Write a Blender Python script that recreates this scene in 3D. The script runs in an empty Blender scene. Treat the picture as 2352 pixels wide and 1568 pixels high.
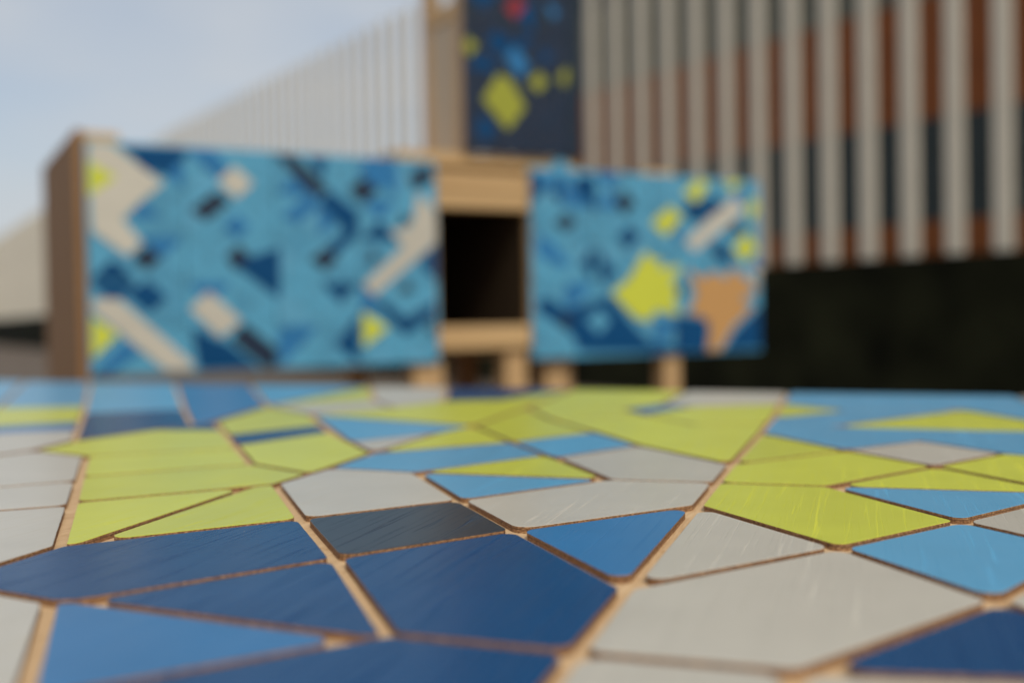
import bpy, bmesh, math, random
from mathutils import Vector, Matrix

# ------------------------------------------------------------------ camera, sky, sun, exposure
scene = bpy.context.scene
EYE = 1.05                      # camera height above the ground
TOP = 0.97                      # table top
PITCH, ROLL = math.radians(1.146), math.radians(1.0)
cam_data = bpy.data.cameras.new('camera')
cam_data.sensor_width = 36.0
cam_data.lens = 36.0 * 2500 / 2352
cam_data.clip_start = 0.01
cam_data.clip_end = 2000
cam_data.dof.use_dof = True
cam_data.dof.focus_distance = 0.425
cam_data.dof.aperture_fstop = 4.2
cam = bpy.data.objects.new('camera', cam_data)
scene.collection.objects.link(cam)
cam.matrix_world = (Matrix.Translation((0, 0, EYE)) @ Matrix.Rotation(math.pi / 2 - PITCH, 4, 'X')
                    @ Matrix.Rotation(-ROLL, 4, 'Z'))
scene.camera = cam

SUN_DIR = Vector((0.36, -0.93, 0.88)).normalized()      # towards the sun
world = bpy.data.worlds.new('World')
scene.world = world
world.use_nodes = True
wn, wl = world.node_tree.nodes, world.node_tree.links
wn.clear()
w_out = wn.new('ShaderNodeOutputWorld')
w_bg = wn.new('ShaderNodeBackground')
w_bg.inputs['Strength'].default_value = 0.085
sky = wn.new('ShaderNodeTexSky')
sky.sky_type = 'NISHITA'
sky.sun_disc = False
sky.sun_elevation = math.asin(SUN_DIR.z)
sky.sun_rotation = math.atan2(SUN_DIR.x, SUN_DIR.y)
sky.dust_density = 2.0
w_tc = wn.new('ShaderNodeTexCoord')
w_map = wn.new('ShaderNodeMapping')
w_map.inputs['Scale'].default_value = (1.0, 1.0, 3.0)
w_noise = wn.new('ShaderNodeTexNoise')
w_noise.inputs['Scale'].default_value = 2.6
w_noise.inputs['Detail'].default_value = 4.0
w_ramp = wn.new('ShaderNodeValToRGB')
w_ramp.color_ramp.elements[0].position = 0.36
w_ramp.color_ramp.elements[0].color = (0.50, 0.50, 0.50, 1)
w_ramp.color_ramp.elements[1].position = 0.64
w_ramp.color_ramp.elements[1].color = (0.96, 0.96, 0.96, 1)
w_mix = wn.new('ShaderNodeMixRGB')
w_mix.inputs['Color2'].default_value = (4.95, 5.20, 5.50, 1)      # thin even cloud over the blue
wl.new(w_tc.outputs['Generated'], w_map.inputs['Vector'])
wl.new(w_map.outputs['Vector'], w_noise.inputs['Vector'])
wl.new(w_noise.outputs['Fac'], w_ramp.inputs['Fac'])
wl.new(w_ramp.outputs['Color'], w_mix.inputs['Fac'])
wl.new(sky.outputs['Color'], w_mix.inputs['Color1'])
wl.new(w_mix.outputs['Color'], w_bg.inputs['Color'])
wl.new(w_bg.outputs['Background'], w_out.inputs['Surface'])

sun_data = bpy.data.lights.new('sun', 'SUN')
sun_data.energy = 1.5
sun_data.angle = math.radians(14)
sun_data.color = (1.0, 0.92, 0.76)
sun = bpy.data.objects.new('sun', sun_data)
scene.collection.objects.link(sun)
sun.rotation_euler = SUN_DIR.to_track_quat('Z', 'Y').to_euler()

scene.view_settings.view_transform = 'Standard'
scene.view_settings.look = 'None'
scene.view_settings.exposure = 0.45
scene.view_settings.gamma = 1.0
scene.view_settings.use_curve_mapping = False
scene.render.engine = 'CYCLES'

# ------------------------------------------------------------------ materials
def new_mat(name):
    m = bpy.data.materials.new(name)
    m.use_nodes = True
    nt = m.node_tree
    nt.nodes.clear()
    out = nt.nodes.new('ShaderNodeOutputMaterial')
    b = nt.nodes.new('ShaderNodeBsdfPrincipled')
    nt.links.new(b.outputs[0], out.inputs['Surface'])
    return m, nt, b


def node(nt, kind, **inputs):
    n = nt.nodes.new(kind)
    for k, v in inputs.items():
        n.inputs[k.replace('_', ' ')].default_value = v
    return n


def ramp(nt, src, stops):
    r = nt.nodes.new('ShaderNodeValToRGB')
    e = r.color_ramp.elements
    e[0].position, e[0].color = stops[0][0], tuple(stops[0][1]) + (1,)
    e[1].position, e[1].color = stops[-1][0], tuple(stops[-1][1]) + (1,)
    for p, c in stops[1:-1]:
        x = e.new(p)
        x.color = tuple(c) + (1,)
    nt.links.new(src, r.inputs['Fac'])
    return r.outputs['Color']


def math_node(nt, op, a, b=0.0):
    n = nt.nodes.new('ShaderNodeMath')
    n.operation = op
    for i, v in enumerate((a, b)):
        if isinstance(v, (int, float)):
            n.inputs[i].default_value = v
        else:
            nt.links.new(v, n.inputs[i])
    return n.outputs[0]


def grain_coords(nt, angle, along, across, world_space=True):
    """coordinates with +X along the wood grain, stretched into streaks"""
    if world_space:
        src = nt.nodes.new('ShaderNodeNewGeometry').outputs['Position']
    else:
        src = nt.nodes.new('ShaderNodeTexCoord').outputs['Object']
    warp = node(nt, 'ShaderNodeTexNoise', Scale=22.0, Detail=2.0)
    nt.links.new(src, warp.inputs['Vector'])
    sub = nt.nodes.new('ShaderNodeVectorMath')
    sub.operation = 'MULTIPLY_ADD'
    sub.inputs[1].default_value = (0.0016, 0.0016, 0.0)
    nt.links.new(warp.outputs['Color'], sub.inputs[0])
    nt.links.new(src, sub.inputs[2])
    rot = nt.nodes.new('ShaderNodeMapping')
    rot.inputs['Rotation'].default_value = (0, 0, angle)
    nt.links.new(sub.outputs[0], rot.inputs['Vector'])
    sc = nt.nodes.new('ShaderNodeMapping')
    sc.inputs['Scale'].default_value = (along, across, across)
    nt.links.new(rot.outputs[0], sc.inputs['Vector'])
    return sc.outputs[0]


GRAIN = -math.radians(90 - 17.6)      # turns the grain direction onto +X


def paint(name, rgb, pore, rough=0.36, streak_gain=1.0, spec=0.42):
    """brushed paint over open-pored veneer: sparse long pores, dust specks"""
    m, nt, b = new_mat(name)
    L = nt.links
    lines = None
    for al, ac, w, brk in ((2.2, 190.0, 0.017, 0.42), (3.5, 330.0, 0.015, 0.47)):
        n1 = node(nt, 'ShaderNodeTexNoise', Scale=1.0, Detail=1.0, Roughness=0.4)
        L.new(grain_coords(nt, GRAIN, al, ac), n1.inputs['Vector'])
        dist = math_node(nt, 'ABSOLUTE', math_node(nt, 'SUBTRACT', n1.outputs['Fac'], 0.5))
        ridge = ramp(nt, dist, [(0.0, (1, 1, 1)), (w, (0, 0, 0))])
        nb = node(nt, 'ShaderNodeTexNoise', Scale=1.0, Detail=2.0)
        L.new(grain_coords(nt, GRAIN, 22.0, 420.0), nb.inputs['Vector'])
        dash = ramp(nt, nb.outputs['Fac'], [(brk, (0, 0, 0)), (brk + 0.10, (1, 1, 1))])
        one = math_node(nt, 'MULTIPLY', ridge, dash)
        lines = one if lines is None else math_node(nt, 'MAXIMUM', lines, one)
    big = node(nt, 'ShaderNodeTexNoise', Scale=30.0, Detail=1.0)
    L.new(nt.nodes.new('ShaderNodeNewGeometry').outputs['Position'], big.inputs['Vector'])
    area = ramp(nt, big.outputs['Fac'], [(0.34, (0.50,) * 3), (0.58, (1, 1, 1))])
    mask = nt.nodes.new('ShaderNodeMixRGB')
    mask.blend_type = 'MULTIPLY'
    mask.inputs['Fac'].default_value = 1.0
    L.new(lines, mask.inputs['Color1'])
    L.new(area, mask.inputs['Color2'])
    g2 = grain_coords(nt, GRAIN, 60.0, 1500.0)
    n2 = node(nt, 'ShaderNodeTexNoise', Scale=1.0, Detail=2.0)
    L.new(g2, n2.inputs['Vector'])
    # colour: body colour with a small cast per tile, pores slightly purer
    info = nt.nodes.new('ShaderNodeObjectInfo')
    hsv = node(nt, 'ShaderNodeHueSaturation')
    hsv.inputs['Color'].default_value = tuple(rgb) + (1,)
    drift = node(nt, 'ShaderNodeTexNoise', Scale=26.0, Detail=4.0)
    L.new(nt.nodes.new('ShaderNodeNewGeometry').outputs['Position'], drift.inputs['Vector'])
    tone = math_node(nt, 'ADD', math_node(nt, 'MULTIPLY', info.outputs['Random'], 0.12), math_node(nt, 'MULTIPLY', drift.outputs['Fac'], 0.22))
    L.new(math_node(nt, 'ADD', tone, 0.83), hsv.inputs['Value'])
    mix = nt.nodes.new('ShaderNodeMixRGB')
    L.new(math_node(nt, 'MULTIPLY', mask.outputs['Color'], 0.55 * streak_gain), mix.inputs['Fac'])
    L.new(hsv.outputs['Color'], mix.inputs['Color1'])
    mix.inputs['Color2'].default_value = tuple(pore) + (1,)
    vor = node(nt, 'ShaderNodeTexVoronoi', Scale=210.0)
    L.new(nt.nodes.new('ShaderNodeNewGeometry').outputs['Position'], vor.inputs['Vector'])
    near = ramp(nt, vor.outputs['Distance'], [(0.035, (1, 1, 1)), (0.06, (0, 0, 0))])
    sep = nt.nodes.new('ShaderNodeSeparateColor')
    L.new(vor.outputs['Color'], sep.inputs['Color'])
    pick = math_node(nt, 'GREATER_THAN', sep.outputs['Red'], 0.90)
    dust = nt.nodes.new('ShaderNodeMixRGB')
    L.new(math_node(nt, 'MULTIPLY', math_node(nt, 'MULTIPLY', near, pick), 0.6), dust.inputs['Fac'])
    L.new(mix.outputs['Color'], dust.inputs['Color1'])
    dust.inputs['Color2'].default_value = (0.62, 0.60, 0.54, 1)
    L.new(dust.outputs['Color'], b.inputs['Base Color'])
    L.new(math_node(nt, 'ADD', rough, math_node(nt, 'MULTIPLY', mask.outputs['Color'], 0.25)), b.inputs['Roughness'])
    hgt = math_node(nt, 'ADD', math_node(nt, 'MULTIPLY', mask.outputs['Color'], -1.0),
                    math_node(nt, 'MULTIPLY', n2.outputs['Fac'], 0.07))
    bump = node(nt, 'ShaderNodeBump', Strength=0.5, Distance=0.00030)
    L.new(hgt, bump.inputs['Height'])
    L.new(bump.outputs['Normal'], b.inputs['Normal'])
    b.inputs['Specular IOR Level'].default_value = spec
    return m


def wood(name, light, dark, along=3.0, across=70.0, rough=0.55, axis='X'):
    m, nt, b = new_mat(name)
    L = nt.links
    tc = nt.nodes.new('ShaderNodeTexCoord')
    sc = nt.nodes.new('ShaderNodeMapping')
    s = {'X': (along, across, across), 'Y': (across, along, across), 'Z': (across, across, along)}[axis]
    sc.inputs['Scale'].default_value = s
    L.new(tc.outputs['Object'], sc.inputs['Vector'])
    n1 = node(nt, 'ShaderNodeTexNoise', Scale=1.0, Detail=5.0, Distortion=0.4)
    L.new(sc.outputs[0], n1.inputs['Vector'])
    L.new(ramp(nt, n1.outputs['Fac'], [(0.3, dark), (0.7, light)]), b.inputs['Base Color'])
    bump = node(nt, 'ShaderNodeBump', Strength=0.3, Distance=0.001)
    L.new(n1.outputs['Fac'], bump.inputs['Height'])
    L.new(bump.outputs['Normal'], b.inputs['Normal'])
    b.inputs['Roughness'].default_value = rough
    return m


def ply_edge(name):
    """cut edge of the veneered top: two brown plies, torn end grain, dark glue line"""
    m, nt, b = new_mat(name)
    L = nt.links
    tc = nt.nodes.new('ShaderNodeTexCoord')
    sc = nt.nodes.new('ShaderNodeMapping')
    sc.inputs['Scale'].default_value = (900.0, 900.0, 1500.0)
    L.new(tc.outputs['Object'], sc.inputs['Vector'])
    n1 = node(nt, 'ShaderNodeTexNoise', Scale=1.0, Detail=3.0)
    L.new(sc.outputs[0], n1.inputs['Vector'])
    col = ramp(nt, n1.outputs['Fac'], [(0.30, (0.10, 0.046, 0.018)), (0.52, (0.28, 0.14, 0.060)), (0.74, (0.52, 0.33, 0.17))])
    sep = nt.nodes.new('ShaderNodeSeparateXYZ')
    L.new(tc.outputs['Object'], sep.inputs[0])
    wob = node(nt, 'ShaderNodeTexNoise', Scale=160.0)
    L.new(tc.outputs['Object'], wob.inputs['Vector'])
    z = math_node(nt, 'ADD', sep.outputs['Z'], math_node(nt, 'MULTIPLY', wob.outputs['Fac'], 0.0003))
    line = math_node(nt, 'LESS_THAN', math_node(nt, 'ABSOLUTE', math_node(nt, 'ADD', z, 0.00105)), 0.00016)
    mix = nt.nodes.new('ShaderNodeMixRGB')
    L.new(math_node(nt, 'MULTIPLY', line, 0.7), mix.inputs['Fac'])
    L.new(col, mix.inputs['Color1'])
    mix.inputs['Color2'].default_value = (0.06, 0.03, 0.014, 1)
    L.new(mix.outputs['Color'], b.inputs['Base Color'])
    bump = node(nt, 'ShaderNodeBump', Strength=0.45, Distance=0.0004)
    L.new(n1.outputs['Fac'], bump.inputs['Height'])
    L.new(bump.outputs['Normal'], b.inputs['Normal'])
    b.inputs['Roughness'].default_value = 0.8
    return m


def groove_wood():
    m, nt, b = new_mat('routed_groove_wood')
    L = nt.links
    g = grain_coords(nt, GRAIN, 90.0, 700.0)
    n1 = node(nt, 'ShaderNodeTexNoise', Scale=1.0, Detail=4.0)
    L.new(g, n1.inputs['Vector'])
    col = ramp(nt, n1.outputs['Fac'], [(0.28, (0.60, 0.39, 0.20)), (0.6, (0.72, 0.49, 0.27))])
    spot = node(nt, 'ShaderNodeTexNoise', Scale=120.0, Detail=5.0)
    L.new(nt.nodes.new('ShaderNodeNewGeometry').outputs['Position'], spot.inputs['Vector'])
    grime = nt.nodes.new('ShaderNodeMixRGB')
    grime.blend_type = 'MULTIPLY'
    grime.inputs['Fac'].default_value = 1.0
    L.new(col, grime.inputs['Color1'])
    L.new(ramp(nt, spot.outputs['Fac'], [(0.30, (0.84, 0.78, 0.70)), (0.46, (1, 1, 1))]), grime.inputs['Color2'])
    L.new(grime.outputs['Color'], b.inputs['Base Color'])
    bump = node(nt, 'ShaderNodeBump', Strength=0.6, Distance=0.0004)
    L.new(n1.outputs['Fac'], bump.inputs['Height'])
    L.new(bump.outputs['Normal'], b.inputs['Normal'])
    b.inputs['Roughness'].default_value = 0.75
    return m


def plain(name, rgb, rough=0.6, var=0.12, scale=6.0, bump_s=0.15):
    m, nt, b = new_mat(name)
    L = nt.links
    tc = nt.nodes.new('ShaderNodeTexCoord')
    n1 = node(nt, 'ShaderNodeTexNoise', Scale=scale, Detail=6.0)
    L.new(tc.outputs['Object'], n1.inputs['Vector'])
    lo = tuple(c * (1 - var) for c in rgb)
    hi = tuple(min(1, c * (1 + var)) for c in rgb)
    L.new(ramp(nt, n1.outputs['Fac'], [(0.3, lo), (0.7, hi)]), b.inputs['Base Color'])
    bump = node(nt, 'ShaderNodeBump', Strength=bump_s, Distance=0.01)
    L.new(n1.outputs['Fac'], bump.inputs['Height'])
    L.new(bump.outputs['Normal'], b.inputs['Normal'])
    b.inputs['Roughness'].default_value = rough
    return m


PAINT = {
    'W': paint('warm_white_paint', (0.53, 0.495, 0.42), (0.63, 0.58, 0.47), 0.30),
    'Y': paint('lime_yellow_paint', (0.58, 0.61, 0.060), (0.72, 0.70, 0.04), 0.30, 1.0, 0.30),
    'S': paint('sky_blue_paint', (0.100, 0.350, 0.57), (0.13, 0.43, 0.68), 0.30, 1.0, 0.32),
    'P': paint('panel_blue_paint', (0.085, 0.335, 0.520), (0.09, 0.34, 0.53), 0.45),
    'A': paint('panel_teal_blue_paint', (0.070, 0.285, 0.455), (0.08, 0.30, 0.47), 0.45),
    'B': paint('panel_pale_blue_paint', (0.100, 0.345, 0.530), (0.11, 0.36, 0.55), 0.45),
    'M': paint('mid_blue_paint', (0.030, 0.178, 0.405), (0.05, 0.23, 0.50), 0.28, 1.0, 0.18),
    'D': paint('deep_blue_paint', (0.006, 0.064, 0.180), (0.003, 0.036, 0.135), 0.24, 1.3, 0.09),
    'N': paint('navy_grey_paint', (0.012, 0.024, 0.040), (0.003, 0.016, 0.055), 0.28, 1.4, 0.36),
    'K': paint('ink_blue_paint', (0.007, 0.020, 0.048), (0.004, 0.018, 0.06), 0.4),
    'O': paint('bare_amber_veneer', (0.50, 0.27, 0.095), (0.34, 0.16, 0.05), 0.45),
    'V': paint('olive_yellow_paint', (0.32, 0.33, 0.03), (0.34, 0.34, 0.03), 0.45),
    'R': paint('red_paint', (0.30, 0.015, 0.02), (0.25, 0.01, 0.015), 0.4),
}
M_EDGE = ply_edge('cut_ply_edge')
M_GROOVE = groove_wood()
M_WOOD = wood('birch_plywood', (0.60, 0.40, 0.19), (0.48, 0.295, 0.13))
M_WOODZ = wood('birch_plywood_upright', (0.57, 0.37, 0.18), (0.45, 0.27, 0.12), axis='Z')
M_SIDE = wood('shaded_side_plywood', (0.285, 0.145, 0.052), (0.21, 0.10, 0.036), rough=0.75, axis='Z')  # same plywood, with the shade of the turned-away side put into the colour
M_PALE = wood('pale_plywood', (0.54, 0.44, 0.32), (0.45, 0.35, 0.24), axis='Z')
M_INNER = wood('painted_shade_lining', (0.060, 0.034, 0.013), (0.040, 0.022, 0.008), rough=0.8)  # cubbyhole wood coloured near black, the shade inside painted in
M_SLAT = plain('grey_beige_coated_metal', (0.61, 0.555, 0.455), 0.42, 0.04, 2.0, 0.03)
M_ORANGE = plain('rust_orange_cladding', (0.31, 0.085, 0.010), 0.5, 0.15)
M_TEAL = plain('dark_teal_cladding', (0.035, 0.052, 0.055), 0.5, 0.15)
M_OLIVE = plain('grey_green_cladding', (0.16, 0.165, 0.13), 0.5, 0.15)
M_PLINTH = plain('dark_concrete', (0.0105, 0.0110, 0.0050), 0.9, 0.85, 1.1, 0.4)
M_PLINTH.node_tree.nodes['Principled BSDF'].inputs['Specular IOR Level'].default_value = 0.08      # very dark, hardly any sheen
M_GROUND = plain('brown_paving', (0.125, 0.092, 0.066), 0.9, 0.25, 0.8, 0.3)

# ------------------------------------------------------------------ helpers
COL = scene.collection


def link(o, parent=None):
    COL.objects.link(o)
    if parent is not None:
        o.parent = parent
    return o


def empty(name, loc=(0, 0, 0), rz=0.0):
    o = bpy.data.objects.new(name, None)
    o.empty_display_size = 0.1
    o.location = loc
    o.rotation_euler = (0, 0, rz)
    return link(o)


def tag(o, label=None, cat=None, group=None, kind=None):
    for k, v in (('label', label), ('category', cat), ('group', group), ('kind', kind)):
        if v:
            o[k] = v
    return o


def mesh_obj(name, verts, faces, mats, parent=None, mat_ids=None):
    me = bpy.data.meshes.new(name)
    me.from_pydata(verts, [], faces)
    for m in (mats if isinstance(mats, (list, tuple)) else [mats]):
        me.materials.append(m)
    if mat_ids:
        for p, i in zip(me.polygons, mat_ids):
            p.material_index = i
    me.update()
    return link(bpy.data.objects.new(name, me), parent)


def box(name, x0, x1, y0, y1, z0, z1, m, parent=None, bevel=0.002):
    """bevelled board; its origin at its own centre"""
    c = Vector(((x0 + x1) / 2, (y0 + y1) / 2, (z0 + z1) / 2))
    bm = bmesh.new()
    bmesh.ops.create_cube(bm, size=1.0)
    bmesh.ops.scale(bm, vec=(x1 - x0, y1 - y0, z1 - z0), verts=bm.verts)
    if bevel:
        bmesh.ops.bevel(bm, geom=bm.edges[:], offset=bevel, segments=2, affect='EDGES', profile=0.5)
    me = bpy.data.meshes.new(name)
    bm.to_mesh(me)
    bm.free()
    me.materials.append(m)
    o = link(bpy.data.objects.new(name, me), parent)
    o.location = c
    return o


def area2(p):
    return sum(p[i][0] * p[(i + 1) % len(p)][1] - p[(i + 1) % len(p)][0] * p[i][1] for i in range(len(p)))


def inset(poly, dist, radius):
    """offset each edge inwards by dist[i]; round the corners"""
    n = len(poly)
    P = [Vector(p) for p in poly]
    lines = []
    for i in range(n):
        a, b = P[i], P[(i + 1) % n]
        d = (b - a).normalized()
        nrm = Vector((-d.y, d.x))
        lines.append((a + nrm * dist[i], d))
    pts = []
    for i in range(n):
        (a, d), (b, e) = lines[i - 1], lines[i]
        cr = d.x * e.y - d.y * e.x
        if abs(cr) < 0.06:
            pts.append(P[i] + Vector((-e.y, e.x)) * max(dist[i - 1], dist[i]))
            continue
        t = ((b - a).x * e.y - (b - a).y * e.x) / cr
        pts.append(a + d * t)
    out = []
    for i in range(n):
        q, a, b = pts[i], pts[i - 1], pts[(i + 1) % n]
        u, v = (a - q), (b - q)
        lu, lv = u.length, v.length
        if lu < 1e-6 or lv < 1e-6:
            continue
        u /= lu
        v /= lv
        cosang = max(-1, min(1, u.dot(v)))
        half = math.acos(cosang) / 2
        convex = (v.x * u.y - v.y * u.x) > 0
        if half > math.radians(86) or half < 0.01 or not convex:
            out.append(q)
            continue
        cut = min(radius / math.tan(half), 0.3 * lu, 0.3 * lv, 0.012)
        r = cut * math.tan(half)
        c = q + (u + v).normalized() * (r / math.sin(half))
        s, f = q + u * cut, q + v * cut
        a0 = math.atan2(s.y - c.y, s.x - c.x)
        a1 = math.atan2(f.y - c.y, f.x - c.x)
        da = (a1 - a0 + math.pi) % (2 * math.pi) - math.pi
        for k in range(6):
            t = a0 + da * k / 5
            out.append(Vector((c.x + r * math.cos(t), c.y + r * math.sin(t))))
    return out

# ------------------------------------------------------------------ the setting: ground
ground = mesh_obj('ground', [(-400, -200, 0), (400, -200, 0), (400, 900, 0), (-400, 900, 0)], [(0, 1, 2, 3)], M_GROUND)
tag(ground, kind='structure')

# ------------------------------------------------------------------ slatted facade
FACADE = [(8.72, 5.5), (4.62, 11.28), (-1.9, 20.5), (-9.68, 32.0), (-24.0, 55.3), (-33.2, 70.6), (-52.0, 101.5)]
SLAT_LO, SLAT_HI, PITCH_M = EYE + 0.60, EYE + 5.82, 0.53


def along(path, s):
    for (x0, y0), (x1, y1) in zip(path, path[1:]):
        l = math.hypot(x1 - x0, y1 - y0)
        if s <= l:
            return x0 + (x1 - x0) * s / l, y0 + (y1 - y0) * s / l, math.atan2(y1 - y0, x1 - x0)
        s -= l
    return None


facade = empty('slatted_facade', (FACADE[0][0], FACADE[0][1], 0))
tag(facade, 'long building facade of tall grey-beige upright slats over dark base, rust and teal cladding behind', 'facade')
fo = facade.location
total = sum(math.hypot(b[0] - a[0], b[1] - a[1]) for a, b in zip(FACADE, FACADE[1:]))
slat0 = box('slat', -0.098, 0.098, -0.027, 0.027, SLAT_LO, SLAT_HI, M_SLAT, facade, 0.008)
s, first = 0.21, True
while s < total - 0.3:
    x, y, a = along(FACADE, s)
    if first:
        o, first = slat0, False
    else:
        o = slat0.copy()
        link(o, facade)
    o.location = (x - fo.x, y - fo.y, (SLAT_LO + SLAT_HI) / 2)
    o.rotation_euler = (0, 0, a)
    s += PITCH_M


def wall_strip(name, path, off0, off1, z0, z1, m, parent):
    """upright wall following the path, between two offsets to its far side"""
    def offs(d):
        r = []
        for i, (x, y) in enumerate(path):
            a, b = path[max(0, i - 1)], path[min(len(path) - 1, i + 1)]
            t = Vector((b[0] - a[0], b[1] - a[1])).normalized()
            r.append((x + t.y * d - fo.x, y - t.x * d - fo.y))
        return r
    A, B = offs(off0), offs(off1)
    n = len(path)
    v = [(x, y, z0) for x, y in A] + [(x, y, z1) for x, y in A] + [(x, y, z0) for x, y in B] + [(x, y, z1) for x, y in B]
    f = []
    for i in range(n - 1):
        f += [(i, i + 1, n + i + 1, n + i), (2 * n + i + 1, 2 * n + i, 3 * n + i, 3 * n + i + 1),
              (n + i, n + i + 1, 3 * n + i + 1, 3 * n + i), (i + 1, i, 2 * n + i, 2 * n + i + 1)]
    f += [(0, n, 3 * n, 2 * n), (n - 1, 3 * n - 1, 4 * n - 1, 2 * n - 1)]
    return mesh_obj(name, v, f, m, parent)


tag(wall_strip('plinth', FACADE, -0.10, 0.55, 0.0, SLAT_LO - 0.004, M_PLINTH, facade), 'dark concrete base under the slats')
BANDS = [(0.602, 0.99, M_ORANGE), (0.992, 2.10, M_TEAL), (2.102, 3.42, M_ORANGE), (3.422, 4.6, M_OLIVE), (4.602, 5.75, M_TEAL)]
seg = 2.4
end = 16.2
for z0, z1, m in BANDS:
    s = 0.05
    while s < end:
        e = min(s + seg - 0.02, end)
        pa, pb = along(FACADE, s), along(FACADE, e)
        wall_strip('cladding_panel', [pa[:2], pb[:2]], 0.30, 0.36, EYE + z0, EYE + z1, m, facade)
        s += seg

# ------------------------------------------------------------------ table with routed mosaic top
NODES = {
    'N1': (-167.6, 398.3), 'N2': (-160.4, 402.5), 'N3': (-87.4, 444.9), 'N4': (-119.4, 543.0), 'N5': (-61.1, 368.6), 
    'N6': (-24.5, 484.6), 'N7': (0.0, 412.3), 'N8': (-52.5, 576.3), 'N9': (47.1, 539.1), 'N10': (97.3, 523.2), 'N11': (77.5, 460.2), 
    'N12': (32.7, 320.9), 'N13': (-32.6, 277.7), 'N14': (-38.1, 274.8), 'N15': (13.7, 259.6), 'N16': (63.6, 242.3), 
    'N17': (133.1, 299.2), 'N18': (111.1, 372.1), 'N19': (170.7, 415.4), 'N20': (146.0, 506.1), 'N21': (219.1, 564.8), 
    'N22': (117.2, 586.0), 'N23': (195.0, 637.7), 'N24': (253.2, 676.0), 'N25': (275.1, 610.4), 'N26': (168.1, 740.3), 
    'N27': (274.9, 900.4), 'N28': (227.7, 773.6), 'N29': (368.3, 887.4), 'N30': (317.3, 730.3), 'N31': (202.1, 847.1), 
    'N32': (284.2, 1122.0), 'N33': (242.0, 979.4), 'N35': (78.7, 680.9), 'N36': (25.0, 627.2), 'N36b': (18.9, 640.4), 
    'N37': (57.6, 765.6), 'N38': (-1.4, 711.9), 'N39': (-30.5, 824.8), 'N40': (-86.5, 665.1), 'N41': (-102.6, 599.7), 
    'N42': (-53.0, 779.7), 'N43': (-178.0, 953.2), 'N44': (-110.3, 728.9), 'N46': (12.3, 988.1), 'N47': (30.5, 865.6), 
    'N48': (189.8, 808.2), 'N49': (134.6, 805.3), 'N50': (108.6, 895.7), 'N52': (-265.5, 673.8), 'N53': (-199.7, 488.6), 
    'N54': (-227.6, 567.1), 'N55': (-315.0, 712.0), 'N56': (-310.1, 766.3), 'N57': (-614.4, 1583.4), 'N58': (-398.7, 1008.1), 
    'N59': (-314.3, 1039.1), 'N60': (-259.0, 876.7), 'N61': (-468.4, 1508.4), 'N62': (-350.7, 1448.0), 'N63': (-239.3, 1062.8), 
    'N64': (-248.1, 903.5), 'N65': (-150.5, 622.7), 'N66': (-208.3, 789.5), 'N67': (-151.3, 857.2), 'N68': (-134.9, 798.2), 
    'N69': (-184.0, 718.7), 'N70': (-108.8, 578.3), 'N72': (-232.4, 580.9), 'N73': (-129.9, 536.5), 'N74': (-202.4, 496.9), 
    'N75': (-178.5, 703.0), 'N76': (-221.8, 827.8), 'N77': (-278.4, 840.1), 'N78': (-136.6, 317.1), 'N79': (-128.5, 317.7), 
    'N5a': (-341.0, 850.9), 'N6a': (-367.7, 922.9), 'N7a': (-433.3, 1101.3), 'N7ab': (-520.5, 1099.3), 'Eab': (-738.5, 1647.1), 
    'E112': (-177.6, 1359.1), 'E1345': (-77.5, 1307.7), 'E1722': (69.3, 1232.3), 'E2060': (187.3, 1171.7), 'V1': (-143.3, 1115.1), 
    'V2': (-112.5, 1015.1), 'V5': (-69.5, 1084.2), 'V6': (-13.0, 1088.9), 'V8': (137.1, 1003.1), 'V9': (158.9, 967.4), 
    'N82': (96.5, 951.8), 'N80': (473.3, 1024.9), 'L01': (-181.7, 343.0), 'L2': (-250.7, 467.6), 'L3': (-286.5, 535.1), 
    'L4': (-345.9, 646.9), 'L5': (-436.7, 817.7), 'L6': (-465.8, 872.5), 'L7': (-587.3, 1101.2), 'L8': (-929.4, 1745.1), 
    'P1': (-107.1, 233.1), 'B0': (-107.3, 197.8), 'B1': (-94.1, 197.2), 'B2': (-6.0, 193.5), 'B3': (38.0, 191.6), 'B4': (101.6, 188.9), 
    'R1': (124.5, 231.3), 'R2': (143.2, 265.9), 'R34': (190.7, 361.2), 'R56': (244.7, 473.8), 'R7': (308.4, 571.4), 
    'R8': (382.4, 706.3), 'RE': (536.1, 992.7), }
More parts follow.
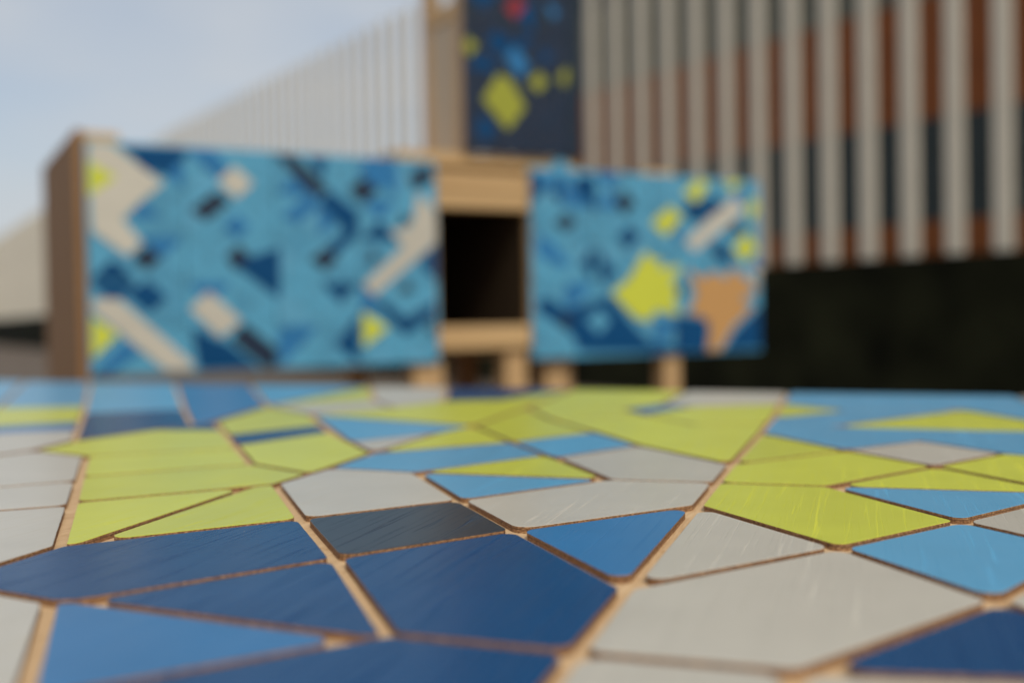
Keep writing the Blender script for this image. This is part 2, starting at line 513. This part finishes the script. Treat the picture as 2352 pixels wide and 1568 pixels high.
TILES = """W L2 N53 N1 L01
W L3 N54 N53 L2
W L4 N55 N52 N54 L3
Y N74 N73 N2 N1
Y N73 N4 N3 N2
Y N72 N65 N70 N4 N73 N74
Y N52 N75 N65 N72
Y N55 N56 N77 N76 N75 N52
D N77 N64 N76
W L4 L5 N5a N56 N55
M L5 L6 N6a N5a
Y L6 L7 N7ab N7a N6a
S N7ab Eab N57 N7a
S L7 L8 Eab N7ab
S N58 N57 N61 N59
D N56 N58 N59 N60
M N61 N62 N63 N64 N60 N59
S N62 E112 N63
Y N64 N63 N43 N67 N66
W N63 V1 V2 N43
Y N63 E112 V1
D N66 N67 N68 N69
Y N69 N68 N44 N40 N41 N70 N65
S N43 N39 N42 N44
W N44 N42 N40
Y N40 N42 N39 N38
W E112 E1345 V5 V2 V1
Y N43 V2 V5 V6 E1722 N46 N39
D E1345 E1722 V6 V5
S N41 N40 N38 N36b N8
Y N8 N36b N9
S N8 N9 N6
W N4 N41 N8 N6 N3
N N3 N6 N7 N5
W N6 N9 N10 N11 N7
W N9 N36 N35 N22 N10
S N38 N37 N35 N36 N36b
Y N39 N46 N47 N37 N38
Y N47 N50 N49 N48 N26 N22 N35 N37
Y N46 N82 N50 N47
Y E1722 E2060 V8 N82 N46
M N82 V8 V9 N50
W E2060 N32 N33 V9 V8
Y N50 V9 N33 N31 N48 N49
Y N22 N26 N23
S N31 N27 N29 N28 N30 R8 R7 N25 N24 N23 N26
Y N28 N29 R8 N30
Y N33 N27 N31
S N32 N80 R8 N29 N27 N33
W N80 RE R8
Y N10 N22 N23 N21 N20
W N23 N24 N25 N21
Y N20 N21 R56
Y N21 N25 R7 R56
Y N11 N10 N20 N19 N18
S N20 R56 N19
W N19 R56 R34
S N18 N19 R34 N17
W N17 R34 R2
W N11 N18 N12
W N12 N18 N17 N16 N15
M N7 N11 N12
D N5 N7 N12 N15 N13
D N17 R2 R1 N16
W N16 R1 B4 B3
W N15 N16 B3 B2
D P1 N14 N13 N15 B2 B1
M N78 N79 N14 P1
D L01 N1 N2 N3 N5 N79 N78
D N79 N5 N13 N14
W L01 N78 P1 B1 B0"""
GROOVE, DEPTH = 0.0024, 0.0027            # half width of a groove, its depth
WIDE = {'L4', 'N55', 'N56', 'N77', 'N60', 'N64', 'N63', 'E112'}
rng = random.Random(11)
XY = {k: Vector((a / 1000, b / 1000)) for k, (a, b) in NODES.items()}
polys = []
for line in TILES.strip().splitlines():
    c, *names = line.split()
    polys.append((c, [XY[k] for k in names],
                  [0.0036 if (names[i] in WIDE and names[(i + 1) % len(names)] in WIDE) else GROOVE for i in range(len(names))]))

# the pattern runs on past the part in view: columns to both ends, rows to the near edge
T = (XY['RE'] - XY['L8']).normalized()
Q = Vector((T.y, -T.x))
if Q.y > 0:
    Q = -Q
far_q = XY['RE'].dot(Q)
T_LEFT, T_RIGHT, Q_NEAR = -2.05, 0.45, 0.06


def tq(v):
    return Vector((v.dot(T), v.dot(Q)))


def from_tq(t, q):
    return T * t + Q * q


def grow(nodes, t_end, cols):
    grid = [nodes]
    for k in range(1, cols + 1):
        col = []
        for i, v in enumerate(nodes):
            a = tq(v)
            f = k / cols
            inner = 0 < i < len(nodes) - 1 and k < cols
            col.append(from_tq(a.x + (t_end - a.x) * f + (rng.uniform(-.018, .018) if inner else 0),
                               a.y + (rng.uniform(-.016, .016) if inner else 0)))
        grid.append(col)
    return grid


def fill(grid):
    for a, b in zip(grid, grid[1:]):
        for i in range(len(a) - 1):
            polys.append((rng.choice('WWYYYSSSMDD'), [a[i], b[i], b[i + 1], a[i + 1]], [GROOVE] * 4))


left = grow([XY[k] for k in ('L8', 'L7', 'L6', 'L5', 'L4', 'L3', 'L2', 'L01', 'B0')], T_LEFT, 7)
right = grow([XY[k] for k in ('RE', 'R8', 'R7', 'R56', 'R34', 'R2', 'R1', 'B4')], T_RIGHT, 3)
fill(left)
fill(right)
row0 = [c[-1] for c in left[:0:-1]] + [XY[k] for k in ('B0', 'B1', 'B2', 'B3', 'B4')] + [c[-1] for c in right[1:]]
rows = [row0]
for f in (0.5, 1.0):
    rows.append([from_tq(tq(v).x, tq(v).y + (Q_NEAR - tq(v).y) * f) for v in row0])
fill(rows)

tc = from_tq((T_LEFT + T_RIGHT) / 2, (far_q + Q_NEAR) / 2)
table = empty('mosaic_table', (tc.x, tc.y, 0))
tag(table, 'table topped with painted lime, white and blue geometric pieces parted by routed wooden grooves', 'table')
cnr = [from_tq(a, b) - tc for a, b in ((T_LEFT, far_q), (T_RIGHT, far_q), (T_RIGHT, Q_NEAR), (T_LEFT, Q_NEAR))]
if area2(cnr) < 0:
    cnr.reverse()
lo, hi = TOP - 0.021, TOP - DEPTH
mesh_obj('table_top', [(v.x, v.y, lo) for v in cnr] + [(v.x, v.y, hi) for v in cnr],
         [(3, 2, 1, 0), (4, 5, 6, 7)] + [(i, (i + 1) % 4, 4 + (i + 1) % 4, 4 + i) for i in range(4)], M_GROOVE, table)
ang = math.atan2(T.y, T.x)
for st in (-1, 1):
    for sq in (-1, 1):
        c = T * (st * ((T_RIGHT - T_LEFT) / 2 - 0.09)) + Q * (sq * ((Q_NEAR - far_q) / 2 - 0.09))
        lg = box('leg', -0.035, 0.035, -0.035, 0.035, 0.0, TOP - 0.021, M_WOODZ, table)
        lg.location.x, lg.location.y = c.x, c.y
        lg.rotation_euler = (0, 0, ang)
for st in (-1, 1):
    c = T * (st * ((T_RIGHT - T_LEFT) / 2 - 0.09))
    ap = box('apron', -0.011, 0.011, -0.42, 0.42, TOP - 0.101, TOP - 0.0215, M_WOOD, table)
    ap.location.x, ap.location.y = c.x, c.y
    ap.rotation_euler = (0, 0, ang)

for c, poly, dist in polys:
    if area2(poly) < 0:
        poly = poly[::-1]
        dist = dist[::-1]
        dist = dist[1:] + dist[:1]
    # outer table edges keep only a hair of set-back
    n = len(poly)
    d2 = []
    for i in range(n):
        a, b = tq(poly[i]), tq(poly[(i + 1) % n])
        rim = (abs(a.y - far_q) < .006 and abs(b.y - far_q) < .006) or (abs(a.y - Q_NEAR) < .004 and abs(b.y - Q_NEAR) < .004) \
            or (abs(a.x - T_LEFT) < .004 and abs(b.x - T_LEFT) < .004) or (abs(a.x - T_RIGHT) < .004 and abs(b.x - T_RIGHT) < .004)
        d2.append(0.0006 if rim else dist[i])
    ring = inset(poly, d2, rng.choice((0.0040, 0.005, 0.0065)))
    if len(ring) < 3 or area2(ring) <= 0:
        continue
    if (sum(ring, Vector((0, 0))) / len(ring)).length < 0.72:      # torn paint edges where the eye can see them
        rag = []
        for i, v in enumerate(ring):
            w = ring[(i + 1) % len(ring)]
            rag.append(v)
            e = w - v
            m = int(e.length / 0.0035)
            for j in range(1, m):
                t = (j + rng.uniform(-.3, .3)) / m
                rag.append(v + e * t + Vector((-e.y, e.x)).normalized() * rng.choice((-.00004, 0, 0, 0, 0, .00004, .00010)))
        ring = rag
    cen = sum(ring, Vector((0, 0))) / len(ring)
    k = len(ring)
    # a sliver of rounding-over at the painted arris, then the cut edge down to the groove
    shr = []
    for i in range(k):
        t = (ring[(i + 1) % k] - ring[i - 1])
        t = t.normalized() if t.length > 1e-9 else Vector((1, 0))
        shr.append(ring[i] + Vector((-t.y, t.x)) * 0.00018)
    verts = [(v.x - cen.x, v.y - cen.y, -DEPTH - 0.0002) for v in ring] + \
            [(v.x - cen.x, v.y - cen.y, -0.00016) for v in ring] + [(v.x - cen.x, v.y - cen.y, 0.0) for v in shr]
    faces = [tuple(range(2 * k, 3 * k))]
    ids = [0]
    for i in range(k):
        j = (i + 1) % k
        faces += [(i, j, k + j, k + i), (k + i, k + j, 2 * k + j, 2 * k + i)]
        ids += [1, 0]
    o = mesh_obj('tile', verts, faces, [PAINT[c], M_EDGE], table, ids)
    o.location = (cen.x - tc.x, cen.y - tc.y, TOP + rng.uniform(-0.00012, 0.00012))

# ------------------------------------------------------------------ cabinet behind the table
LEFT_SHAPES = """
W 7,1482 60,1482 181,1394 120,1344 83,1305 127,1250 90,1216 11,1275
Y 6,1442 72,1404 4,1354
D 72,1481 250,1482 182,1409
M 225,1482 304,1482 339,1437 308,1412
W 351,1447 400,1404 354,1363 306,1405
K 302,1382 343,1354 277,1304 236,1332
M 129,1350 173,1311 94,1302
K 136,1246 169,1212 135,1182 96,1211
D 134,1161 184,1120 138,1080 78,1127
W 12,1117 69,1117 242,955 232,940 175,940 6,1089
Y 6,1077 67,1032 4,972
M 79,1017 117,987 44,940 4,940
M 353,1329 389,1294 352,1263 316,1292
K 357,1250 392,1214 349,1183 320,1219
D 464,1245 460,1109 348,1195 388,1222
W 280,1135 362,1060 306,1017 231,1091
D 235,1052 301,1012 321,1009 404,940 251,940
K 367,1055 449,988 448,940 414,940 329,1014
K 451,1482 505,1482 601,1395 555,1375
D 541,1482 593,1478 579,1415
M 464,1323 549,1391 574,1358 508,1306
D 593,1398 674,1344 673,1281 611,1225 584,1245 634,1290 571,1361
K 585,1248 617,1217 583,1185 538,1216
K 692,1434 740,1404 691,1364 644,1400
M 707,1482 775,1436 736,1398 676,1444
K 882,1482 900,1437 837,1407 816,1439
W 846,1403 900,1351 900,1264 714,1118 684,1150 802,1252 763,1293 821,1305 833,1327
K 804,1347 829,1321 782,1301
K 716,1244 737,1218 695,1198
K 813,1159 840,1132 776,1126
D 708,1108 748,1107 804,1059 894,1106 893,1068 803,1010
Y 682,1081 757,1033 680,982
D 672,1074 669,940 603,992
K 895,1066 893,997 865,1030
"""
RIGHT_SHAPES = """
M 1227,1475 1300,1457 1283,1415 1219,1454
D 1363,1472 1427,1468 1429,1368 1345,1429
K 1530,1432 1574,1397 1529,1359 1486,1401
K 1318,1358 1359,1331 1317,1302 1276,1329
D 1543,1331 1587,1295 1542,1257 1498,1293
M 1222,1293 1275,1271 1335,1208 1308,1196 1221,1236
Y 1701,1396 1746,1360 1684,1297 1624,1338
Y 1811,1482 1858,1470 1802,1405 1748,1434
Y 1939,1482 1997,1482 1955,1449 1906,1472
Y 2029,1439 2058,1402 2028,1349 2007,1394
Y 2010,1323 2051,1260 1992,1221 1943,1265
W 1955,1436 1999,1387 1791,1250 1753,1286
D 1862,1435 1920,1399 1803,1342 1755,1370
D 1887,1295 1927,1271 1951,1214 1918,1207 1855,1263
K 1962,1352 1992,1330 1951,1298 1922,1324
Y 1600,1253 1633,1229 1671,1230 1652,1199 1744,1212 1700,1150 1746,1131 1711,1107 1729,1051 1642,1071 1611,1035 1560,1048 1474,1126 1540,1168
O 1759,1206 1821,1169 1869,1194 1917,1169 1942,1207 2058,1131 1982,1105 2031,1079 1947,1016 1889,940 1833,940 1850,1012 1803,1056 1756,1057 1797,1119
K 1739,1158 1757,1132 1738,1101 1717,1132
D 1219,1110 1266,1110 1319,1074 1403,1103 1467,1114 1502,1084 1552,1030 1610,980 1716,959 1716,940 1358,954 1332,1004 1218,1075
P 1431,1079 1473,1043 1429,1002 1381,1044
K 1312,1074 1344,1045 1319,1017 1286,1046
D 1714,1057 1843,1040 1836,940 1712,940
D 1946,998 2058,1082 2058,944 1900,941
D 1420,1262 1497,1190 1452,1140
W 2000,1195 2058,1208 2058,1150
"""
TOWER_SHAPES = """
Y 1105,1746 1144,1733 1194,1658 1134,1586 1053,1669
S 1158,1830 1210,1778 1176,1736 1126,1793
O 1165,1971 1200,1947 1163,1903 1128,1933
Y 1242,1765 1268,1733 1234,1701 1202,1732
Y 1337,1791 1340,1759 1329,1721 1302,1753
Y 1007,1841 1044,1818 1012,1781 997,1813
W 1238,1901 1271,1870 1237,1838 1198,1868
D 1102,1874 1146,1828 1113,1786 1069,1837
D 1040,1635 1096,1595 1070,1548 1033,1568
M 1266,1967 1313,1944 1285,1912
K 1059,1924 1115,1920 1082,1861 1033,1877
K 1160,1886 1185,1861 1158,1830 1133,1855
D 1244,1839 1290,1809 1249,1777
K 1247,1674 1293,1631 1245,1576 1207,1625
"""

BZ = math.radians(90 - 61.1)
cab = empty('mosaic_cabinet', (-0.993, 2.556, 0), BZ)
tag(cab, 'wooden cabinet on legs, light blue mosaic doors either side of a dark open cubbyhole', 'cabinet')
P0, P1 = 0.935, 1.487                      # panel bottom and top


def inlay(name, pts, c, parent, off, y_front, lift):
    if area2(pts) < 0:
        pts = pts[::-1]
    pts = inset([(a, b) for a, b in pts], [0.0012] * len(pts), 0.003)
    k = len(pts)
    y1 = y_front - 0.0025 - lift
    v = [(p[0] - off[0], y_front + 0.001 - off[1], p[1] - off[2]) for p in pts] + [(p[0] - off[0], y1 - off[1], p[1] - off[2]) for p in pts]
    f = [tuple(range(k, 2 * k))] + [(i, (i + 1) % k, k + (i + 1) % k, k + i) for i in range(k)]
    return mesh_obj(name, v, f, [PAINT[c], M_EDGE], parent, [0] + [1] * k)


def inside(g, pts):
    r = False
    for (ax, ay), (bx, by) in zip(pts, pts[1:] + pts[:1]):
        if (ay > g[1]) != (by > g[1]) and g[0] < (bx - ax) * (g[1] - ay) / (by - ay) + ax:
            r = not r
    return r


def door_row(u0, u1, n, shapes, parent, z0, z1, base='P', pname='door_panel', y_front=0.0, mixture='PPPPPPPPBBAAAMMD'):
    boards = []
    w = (u1 - u0) / n
    for i in range(n):
        boards.append(box(pname, u0 + i * w + 0.0012, u0 + (i + 1) * w - 0.0012, y_front, y_front + 0.018, z0, z1, PAINT[base], parent, 0.001))
    todo = [(l.split()[0], [tuple(float(q) / 1000 for q in s.split(',')) for s in l.split()[1:]]) for l in shapes.strip().splitlines()]
    filler = []
    cell = (u1 - u0) / max(2, round((u1 - u0) / 0.1135))
    nr = max(1, round((z1 - z0) / cell))
    ch = (z1 - z0) / nr
    for a in range(round((u1 - u0) / cell)):
        for b in range(nr):
            x0, x1, y0, y1 = u0 + a * cell + .0015, u0 + (a + 1) * cell - .0015, z0 + b * ch + .0015, z0 + (b + 1) * ch - .0015
            mid = ((x0 + x1) / 2, (y0 + y1) / 2)
            q = [(x0, y0), (x1, y0), (x1, y1), (x0, y1)]
            for k in range(4):
                tri = [q[k], q[(k + 1) % 4], mid]
                g = (sum(p[0] for p in tri) / 3, sum(p[1] for p in tri) / 3)
                if not any(inside(g, pts) for _, pts in todo):
                    filler.append((rng.choice(mixture), tri))
    for i, (c, pts) in enumerate(filler + todo):
        cu = sum(p[0] for p in pts) / len(pts)
        bi = max(0, min(n - 1, int((cu - u0) / w)))
        inlay('inlay', pts, c, boards[bi], boards[bi].location, y_front, 0.0 if i < len(filler) else 0.0008 + 0.00006 * (i - len(filler)))
    return boards


door_row(0.0, 0.905, 4, LEFT_SHAPES, cab, P0, P1)
door_row(1.203, 2.063, 4, RIGHT_SHAPES, cab, P0, P1)
# left carcass
DEEP = 0.70
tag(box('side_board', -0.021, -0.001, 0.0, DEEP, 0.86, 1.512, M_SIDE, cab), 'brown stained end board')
box('corner_post', 0.002, 0.082, 0.020, 0.075, 1.30, 1.512, M_WOOD, cab)
box('top_board', 0.0, 0.902, 0.0785, DEEP, 1.462, 1.480, M_WOOD, cab)
box('bottom_board', 0.0, 0.902, 0.0205, DEEP, 0.938, 0.956, M_WOOD, cab)
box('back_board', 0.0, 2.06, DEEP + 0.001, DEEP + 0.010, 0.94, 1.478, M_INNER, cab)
box('side_board', 0.8825, 0.9025, 0.0205, DEEP, 0.9575, 1.4605, M_WOODZ, cab)
# right carcass
box('top_board', 1.205, 2.06, 0.0205, DEEP, 1.462, 1.480, M_WOOD, cab)
box('bottom_board', 1.205, 2.06, 0.0205, DEEP, 0.938, 0.956, M_WOOD, cab)
box('side_board', 1.205, 1.225, 0.0205, DEEP, 0.9575, 1.4605, M_WOODZ, cab)
box('side_board', 2.040, 2.060, 0.0205, DEEP, 0.9575, 1.4605, M_WOODZ, cab)
# cubbyhole between the doors
box('top_rail', 0.909, 1.199, 0.004, 0.060, 1.362, 1.462, M_WOOD, cab, 0.004)
box('rail_lip', 0.909, 1.199, -0.004, 0.0035, 1.418, 1.426, M_WOOD, cab)
box('bottom_rail', 0.909, 1.199, 0.004, 0.060, 0.968, 1.034, M_WOOD, cab, 0.006)
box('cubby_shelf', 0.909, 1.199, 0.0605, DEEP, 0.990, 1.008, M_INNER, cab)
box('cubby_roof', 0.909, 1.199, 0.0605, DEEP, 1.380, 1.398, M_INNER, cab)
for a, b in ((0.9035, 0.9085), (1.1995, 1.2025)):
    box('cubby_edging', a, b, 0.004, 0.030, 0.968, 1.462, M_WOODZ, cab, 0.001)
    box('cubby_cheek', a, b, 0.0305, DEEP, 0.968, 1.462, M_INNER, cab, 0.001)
# legs
for u0, u1, y0, y1 in ((0.0, 0.085, 0.02, 0.10), (0.838, 0.928, 0.02, 0.09), (1.130, 1.200, 0.03, 0.10), (1.275, 1.350, 0.05, 0.12),
                       (1.362, 1.400, 0.10, 0.16), (1.690, 1.748, 0.02, 0.08), (0.0, 0.08, 0.60, 0.68), (0.87, 0.93, 0.60, 0.67),
                       (1.12, 1.18, 0.60, 0.67)):
    box('leg', u0, u1, y0, y1, 0.0, 0.9365 if not 1.0 < u0 < 1.2 else 0.9895, M_WOODZ, cab, 0.004)
box('leg', 1.26, 1.33, 0.60, 0.67, 0.0, 0.9365, M_SIDE, cab, 0.004)  # back leg, its shade under the cabinet painted into the wood colour
# bits along the top
box('top_strip', 1.62, 1.75, 0.03, 0.06, 1.4805, 1.505, M_WOOD, cab)
inlay('inlay', [(1.270, 1.478), (1.318, 1.542), (1.350, 1.478)], 'P', cab, (0, 0, 0), 0.0195, 0.004)

# ------------------------------------------------------------------ open tower frame standing on the cabinet
tower = empty('tower_frame', (cab.location.x + math.cos(BZ) * 1.0, cab.location.y + math.sin(BZ) * 1.0, 1.4805), BZ)
tag(tower, 'tall open wooden frame with dark navy mosaic panel, standing on the cabinet', 'shelf tower')
Z = 1.4805
box('base_board', -0.20, 0.385, 0.025, 0.34, 0.0, 0.038, M_WOOD, tower, 0.003)
sh = '\n'.join(l.split()[0] + ' ' + ' '.join('%g,%g' % (float(q.split(',')[0]) - 1000, float(q.split(',')[1]) - 1480.5) for q in l.split()[1:])
               for l in TOWER_SHAPES.strip().splitlines())
sh = '\n'.join(l for l in sh.replace('O 165', 'R 165').splitlines() if not l.startswith('W')).replace('Y ', 'V ').replace('S ', 'M ')
door_row(0.0, 0.345, 1, sh, tower, 0.0405, 0.72, 'K', 'front_panel', 0.004, 'KKKKKKKDDN')
box('front_panel', 0.348, 0.384, 0.004, 0.022, 0.0405, 0.72, PAINT['N'], tower)
for u, y in ((0.0, 0.235), (0.345, 0.235), (0.345, 0.0225), (0.0, 0.0225)):
    box('post', u, u + 0.035, y, y + 0.045, 0.0405, 0.72, M_WOODZ, tower)
box('side_panel', 0.004, 0.018, 0.0685, 0.2340, 0.0405, 0.4295, M_PALE, tower)
for z0 in (0.430, 0.66):
    box('side_rail', 0.0, 0.022, 0.068, 0.2345, z0, z0 + 0.045, M_WOOD, tower)
    box('side_rail', 0.358, 0.380, 0.068, 0.2345, z0, z0 + 0.045, M_WOOD, tower)
    box('back_rail', 0.0355, 0.3445, 0.25, 0.27, z0, z0 + 0.045, M_WOOD, tower)
